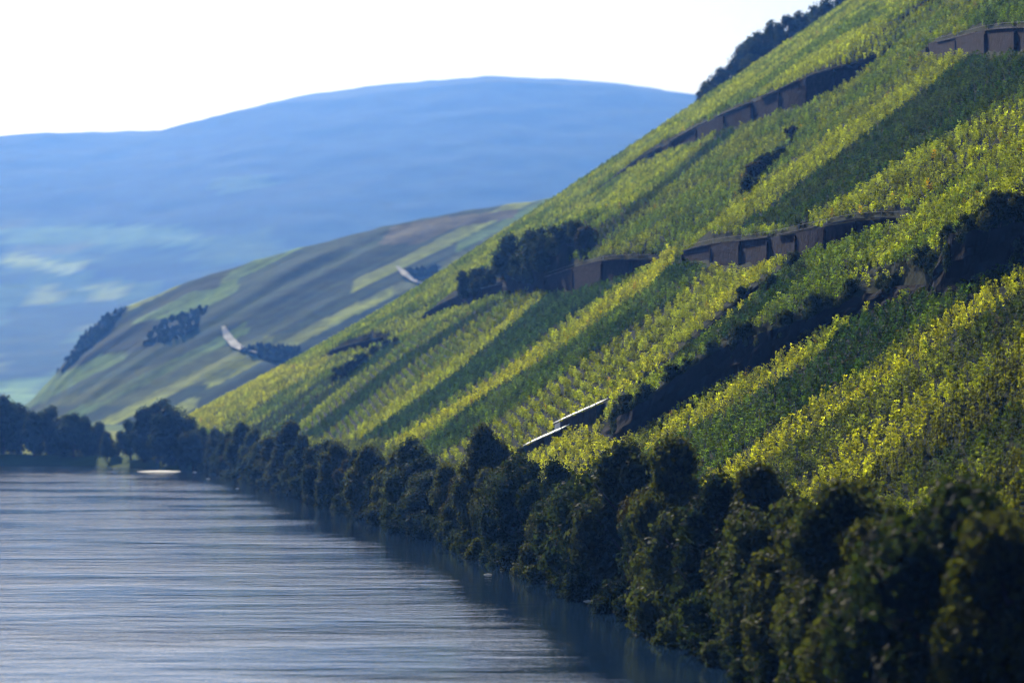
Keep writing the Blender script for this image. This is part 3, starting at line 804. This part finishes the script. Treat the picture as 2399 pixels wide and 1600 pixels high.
def gn_group():
    g = bpy.data.node_groups.new('plant_vines', 'GeometryNodeTree')
    g.interface.new_socket('Geometry', in_out='INPUT', socket_type='NodeSocketGeometry')
    g.interface.new_socket('Geometry', in_out='OUTPUT', socket_type='NodeSocketGeometry')
    gi = g.nodes.new('NodeGroupInput'); go = g.nodes.new('NodeGroupOutput')
    ci = g.nodes.new('GeometryNodeCollectionInfo'); ci.inputs[0].default_value = pcol
    ci.inputs['Separate Children'].default_value = True; ci.inputs['Reset Children'].default_value = True
    ip = g.nodes.new('GeometryNodeInstanceOnPoints'); ip.inputs['Pick Instance'].default_value = True
    def attr(nm, ty):
        a = g.nodes.new('GeometryNodeInputNamedAttribute'); a.data_type = ty; a.inputs['Name'].default_value = nm; return a.outputs[0]
    m2p = g.nodes.new('GeometryNodeMeshToPoints')
    g.links.new(gi.outputs[0], m2p.inputs[0]); g.links.new(m2p.outputs[0], ip.inputs['Points'])
    g.links.new(ci.outputs[0], ip.inputs['Instance'])
    g.links.new(attr('kindex', 'INT'), ip.inputs['Instance Index'])
    e2r = g.nodes.new('FunctionNodeEulerToRotation')
    g.links.new(attr('rot', 'FLOAT_VECTOR'), e2r.inputs[0]); g.links.new(e2r.outputs[0], ip.inputs['Rotation'])
    g.links.new(attr('scl', 'FLOAT_VECTOR'), ip.inputs['Scale'])
    g.links.new(ip.outputs[0], go.inputs[0])
    return g
GN = gn_group()

def vine_stuff(label, X, Y, Z, tint, rot, scl):
    n = len(X); me = bpy.data.meshes.new('vines'); me.vertices.add(n)
    me.vertices.foreach_set('co', np.c_[X, Y, Z].astype(np.float32).ravel())
    def at(nm, ty, key, arr):
        a = me.attributes.new(nm, ty, 'POINT'); a.data.foreach_set(key, arr.ravel())
    at('kindex', 'INT', 'value', rng.integers(0, 5, n).astype(np.int32))
    at('rot', 'FLOAT_VECTOR', 'vector', rot.astype(np.float32)); at('scl', 'FLOAT_VECTOR', 'vector', scl.astype(np.float32))
    at('tint', 'FLOAT_COLOR', 'color', np.c_[tint, np.ones(n)].astype(np.float32))
    o = bpy.data.objects.new('vineyard_plot', me); C.objects.link(o)
    md = o.modifiers.new('plants', 'NODES'); md.node_group = GN
    return tag(o, label, 'vineyard', 'vineyard plots on the slope', 'stuff')

def candidates(pattern):
    if pattern == 'F':     # rows up the fall line
        yy = np.arange(135, 1060, 1.5); vv = np.arange(13, 300, .68)
        A, B = np.meshgrid(yy, vv, indexing='ij')
        A = A + rng.normal(0, .13, A.shape) + .8 * (fbm(A / 9, B / 30, 5, 2) - .5) - .10 * B; B = B + rng.normal(0, .25, B.shape)
    else:                  # rows across the slope
        yy = np.arange(135, 1060, .70); vv = np.arange(13, 300, 1.75)
        A, B = np.meshgrid(yy, vv, indexing='ij')
        B = B + .28 * ((A * 0.55) % 1.75) + rng.normal(0, .14, B.shape) + .10 * (A % 60); A = A + rng.normal(0, .2, A.shape)
    A = A.ravel(); B = B.ravel()
    X = foot(A) + B
    m = (X / A < .26) 
    return X[m], A[m]
nearpts = []
cand = {}
for pat in 'FC':
    X, Y = candidates(pat); Z = H(X, Y)
    px, py = project(X, Y, Z); sx, sy = px / K, py / K
    idx = np.full(len(X), -1)
    for k, p in enumerate(PLOTS):
        idx[inpoly(sx, sy, p[2])] = k
    idx2 = np.full(len(X), -1)
    for k, p in enumerate(PLOTS):
        idx2[inpoly(sx + 1.0, sy + 3.2, p[2])] = k
    edge = (idx2 != idx)
    # what lies outside every plot carries the nearest kind of green
    idx[(idx < 0) & (sy < 1000) & (sx > 380)] = [q[0] for q in PLOTS].index("far green")
    idx[(idx < 0) & (sx > 600)] = 34 if False else (len(PLOTS) - 1)
    keep = (idx >= 0) & (sy > -120) & (sy < 1750) & (sx > 300) & (sx < 2560)
    # nothing grows on the faces of the steps
    for st in steps:
        lo = st['W'].min(0) - 8; hi = st['W'].max(0) + 8
        m = (X > lo[0]) & (X < hi[0]) & (Y > lo[1]) & (Y < hi[1])
        if m.any():
            d, h = step_query(st, X[m], Y[m])
            bad = (d > (-2.6 if st['kind'] == 'wall' else -1.4)) & (d < .6) & (h > .5)
            k2 = np.where(m)[0][bad]; keep[k2] = False
    keep &= (Y < 960) & ~(edge & (rng.random(len(X)) < .85))
    cand[pat] = (X[keep], Y[keep], Z[keep], idx[keep], sx[keep], sy[keep])

SHED = []
for sx_, sy_ in ((1215, 1035), (1300, 998), (1285, 990), (1380, 950)):
    SHED.append(unproject(sx_ * K, sy_ * K, H))

single = None
for k, p in enumerate(PLOTS):
    nm, label, poly, t1, t2, va, pat, dens = p
    X, Y, Z, idx, sx, sy = cand[pat]
    m = idx == k
    for a, b in ((SHED[0], SHED[1]), (SHED[2], SHED[3])):
        d = b - a; tt = np.clip(((X - a[0]) * d[0] + (Y - a[1]) * d[1]) / (d @ d), 0, 1)
        m &= np.hypot(X - a[0] - tt * d[0], Y - a[1] - tt * d[1]) > 2.2
    m &= rng.random(len(X)) < (.97 if dens >= 1 else dens * .93)
    X, Y, Z, sx, sy = X[m], Y[m], Z[m], sx[m], sy[m]
    if len(X) == 0: continue
    f = smooth(.5 - va * .45, .5 + va * .45, fbm(X / 7 + Y / 23, Y / 9, 100 + k, 3)) if va > .4 else smooth(.42, .75, fbm(X / 9, Y / 9, 100 + k, 3))
    tint = np.array(T[t1])[None] * (1 - f[:, None]) + np.array(T[t2])[None] * f[:, None]
    tint = tint * (0.55 + .9 * rng.random(len(X)) ** 1.3)[:, None]
    red = rng.random(len(X)) < .006
    tint[red] = tint[red] * np.array([1.3, .75, .8])
    s = (1.0 + .16 * rng.normal(size=len(X))) * (1.08 if dens > 1 else 1)
    s = np.clip(s, .55, 1.5)
    if k == len(PLOTS) - 1 or k == len(PLOTS) - 2:
        pass
    rot = np.c_[np.zeros((len(X), 2)), rng.uniform(0, 6.28, len(X))]
    scl = np.c_[s, s, s * rng.uniform(.8, 1.15, len(X))]
    # the 300 that show largest are single plants
    if nm in ('blotchy right', 'olive right'):
        near = np.argsort(Y + 1e6 * ((sx > 2345) | (sy > 1330) | (sx < 1900)))[: (150 if nm == 'blotchy right' else 150)]
        nearpts += [(X[i], Y[i], Z[i], s[i], rot[i, 2]) for i in near]
        msk = np.ones(len(X), bool); msk[near] = False
        X, Y, Z, tint, rot, scl = X[msk], Y[msk], Z[msk], tint[msk], rot[msk], scl[msk]
    vine_stuff(label, X, Y, Z - .08, tint, rot, scl)

# single grapevines
sm = [vine_mesh(950 + k, 70) for k in range(4)]
for me in sm: me.name = 'foliage'; me.materials.append(M_vine_single)
V, Fc = tube([(0, 0, -.3), (0, 0, 1.0), (0.02, 0, 1.75)], [.035, .03, .03], 5)
stake = bpy.data.meshes.new('stake'); stake.from_pydata(V, [], Fc); stake.materials.append(M_bark)
for i, (x, y_, z, s, r_) in enumerate(nearpts):
    e = bpy.data.objects.new('grapevine', sm[i % 4]); C.objects.link(e)
    e.location = (x, y_, z - .05); e.rotation_euler = (0, 0, r_); e.scale = (s, s, s)
    o = bpy.data.objects.new('stake', stake); C.objects.link(o); o.parent = e
    tag(e, 'leafy staked grapevine among the nearest vines at the lower right of the slope', 'grapevine', 'nearest grapevines at the lower right')

# woods on the second hill, too far to count
WP = []
for pl, nn in (([(120, 860), (150, 780), (185, 740), (240, 715), (290, 705), (250, 760), (200, 810), (150, 850)], 420), ([(330, 790), (360, 740), (400, 725), (480, 700), (450, 755), (380, 790)], 260),
               ([(540, 800), (620, 790), (690, 800), (680, 830), (610, 830)], 160), ([(930, 620), (1010, 610), (1000, 640), (960, 655)], 80)):
    a_ = np.array(pl, float); lo = a_.min(0); hi = a_.max(0); got = 0
    while got < nn:
        q = lo + (hi - lo) * rng.random(2)
        if not inpoly(np.array([q[0]]), np.array([q[1]]), pl)[0]: continue
        got += 1; u_ = unproject(q[0] * K, q[1] * K, Hsecond, 1080, 1800, 1500)
        if u_ is not None: WP.append(u_)
tree_stuff('distant_woods', 'dark woods clinging to the left end of the hazy second hill', np.array(WP), Hsecond, (.15, .28), 'woods')

# ------------------------------------------------------------------ two long low sheds
M_sheet = noise_mat('zinc_sheet', (.60, .61, .64), (.78, .78, .80), .6, rough=.34)
for n_ in M_sheet.node_tree.nodes:
    if n_.type == 'BSDF_PRINCIPLED': n_.inputs['Metallic'].default_value = .15
M_dark = noise_mat('dark_boards', (.02, .02, .022), (.05, .045, .04), 2)
M_white = noise_mat('white_board', (.5, .5, .52), (.7, .7, .72), 1)
def shed(a, b, label, roof_w, hgt, panels):
    za, zb = H1(*a), H1(*b)
    A = Vector((a[0], a[1], za)); B = Vector((b[0], b[1], zb)); d = B - A; ln = d.length; u = d.normalized()
    side = Vector((u.y, -u.x, 0)).normalized()
    if side.y > 0: side = -side       # towards the viewer
    up = side.cross(u).normalized(); up = up if up.z > 0 else -up
    e = empty('vineyard_shed', A)
    def box(nm, s0, s1, w0, w1, h0, h1, mt, tilt=0.0):
        V = []
        for s in (s0, s1):
            for w_, t in ((w0, -tilt), (w1, tilt)):
                for h in (h0, h1):
                    V.append(u * s + side * w_ + Vector((0, 0, 1)) * (h - t))
        Fc = [(0, 1, 3, 2), (4, 6, 7, 5), (0, 4, 5, 1), (2, 3, 7, 6), (1, 5, 7, 3), (0, 2, 6, 4)]
        return mesh_obj(nm, V, Fc, mt, parent=e)
    box('front_wall', 0, ln, roof_w * .30, roof_w * .34, -.8, hgt - .55, M_dark)
    box('back_wall', 0, ln, -roof_w * .34, -roof_w * .30, -.8, hgt + .05, M_dark)
    for k in range(panels):
        g = ln / panels
        box('roof_panel', k * g + .02, (k + 1) * g - .02, -roof_w * .5, roof_w * .5, hgt + .06 + .02 * (k % 2), hgt + .17 + .02 * (k % 2), M_sheet, tilt=.55)
    for k in range(panels + 1):
        g = ln / panels
        box('post', min(k * g, ln - .15), min(k * g + .15, ln), roof_w * .36, roof_w * .40, -.8, hgt - .1, M_bark)
    tag(e, label, 'shed', 'long low sheds among the vines')
    return e, box, ln
shed(SHED[0], SHED[1], 'lower of two long pale-roofed low sheds among yellow vines', 2.3, 1.3, 6)
e2, box2, ln2 = shed(SHED[2], SHED[3], 'upper of two long pale-roofed low sheds among yellow vines', 2.3, 1.8, 7)
box2('end_board', .3, 3.2, .90, .95, -.6, 1.15, M_white)
# dark hedge running down from the lower shed
Hd = [unproject(a * K, b * K, H) for a, b in ((1100, 1076), (1125, 1068), (1150, 1062), (1172, 1052), (1195, 1046), (1210, 1040))]
for i, q in enumerate(Hd):
    put_tree('hedge_bush', bush_protos[0], q[0], q[1], H1(*q) - .3, .45, i * 1.7, 'low dark bush in line below the long sheds, %s from the left' % ordinal(i + 1), 'bush', 'low bushes in line below the sheds', ('stem', 'foliage'))

# ------------------------------------------------------------------ gravel bar and stones at the water edge
M_gravel = noise_mat('pale_gravel', (.55, .55, .53), (.80, .80, .78), 1.2)
def gravel_bar():
    Y0 = CAMH * F / (1081 * K - HOR); X0 = (366 * K - 512) / F * Y0
    rows, cols = 9, 60; V = []; Fc = []
    for j in range(rows):
        for i in range(cols):
            a = i / (cols - 1) * 2 - 1; b = j / (rows - 1) * 2 - 1
            wdt = math.sqrt(max(0, 1 - a * a)) * (.8 + .2 * math.sin(i * .7))
            V.append((a * 9.0, b * wdt * 6.5, -.25 + .55 * (1 - a * a) * (1 - b * b) + .04 * math.sin(i * 2.1 + j)))
    for j in range(rows - 1):
        for i in range(cols - 1):
            k = j * cols + i; Fc.append((k, k + 1, k + cols + 1, k + cols))
    o = mesh_obj('gravel_bar', V, Fc, M_gravel, smooth=True, loc=(X0, Y0, 0))
    tag(o, 'long flat white gravel bar lying in the water at the river bend', 'gravel bar')
gravel_bar()
STN = [(447, 1083), (478, 1098), (545, 1120), (1318, 1374), (1350, 1379), (1495, 1430), (1120, 1318)]
for i, (sx, sy) in enumerate(STN):
    Y0 = CAMH * F / (sy * K - HOR); X0 = (sx * K - 512) / F * Y0
    r = random.Random(i); V = []; Fc = []
    seg, rings = 9, 5
    for a in range(rings):
        ph = math.pi * a / (rings - 1)
        for b in range(seg):
            th = 2 * math.pi * b / seg; k = 1 + r.uniform(-.18, .18)
            V.append((math.sin(ph) * math.cos(th) * 1.1 * k, math.sin(ph) * math.sin(th) * .7 * k, math.cos(ph) * .28 * k))
    for a in range(rings - 1):
        for b in range(seg):
            Fc.append((a * seg + b, (a + 1) * seg + b, (a + 1) * seg + (b + 1) % seg, a * seg + (b + 1) % seg))
    s = r.uniform(.35, .6)
    o = mesh_obj('shore_stone', V, Fc, M_gravel, smooth=True, loc=(X0, Y0, .03)); o.scale = (s, s, s)
    tag(o, 'small pale stone in the water by the bank, %s stone from the left' % ordinal(sorted(q[0] for q in STN).index(sx) + 1), 'stone', 'pale stones at the water edge')

# ------------------------------------------------------------------ air
def haze():
    m, nt = new_mat('haze'); out = N(nt, 'ShaderNodeOutputMaterial'); v = N(nt, 'ShaderNodeVolumePrincipled')
    v.inputs['Density'].default_value = HAZE_DENSITY; v.inputs['Color'].default_value = (*HAZE_COLOR, 1)
    v.inputs['Anisotropy'].default_value = 0.5; v.inputs['Absorption Color'].default_value = (1, 1, 1, 1)
    L(nt, v.outputs[0], out.inputs['Volume'])
    x0, x1, y0, y1, z0, z1 = -3800, 4400, -400, 7100, -420, 1100
    V = [(x, y, z) for x in (x0, x1) for y in (y0, y1) for z in (z0, z1)]
    Fc = [(0, 1, 3, 2), (4, 6, 7, 5), (0, 4, 5, 1), (2, 3, 7, 6), (1, 5, 7, 3), (0, 2, 6, 4)]
    tag(mesh_obj('haze', V, Fc, m), 'thin blue haze filling the valley', kind='stuff')
haze()
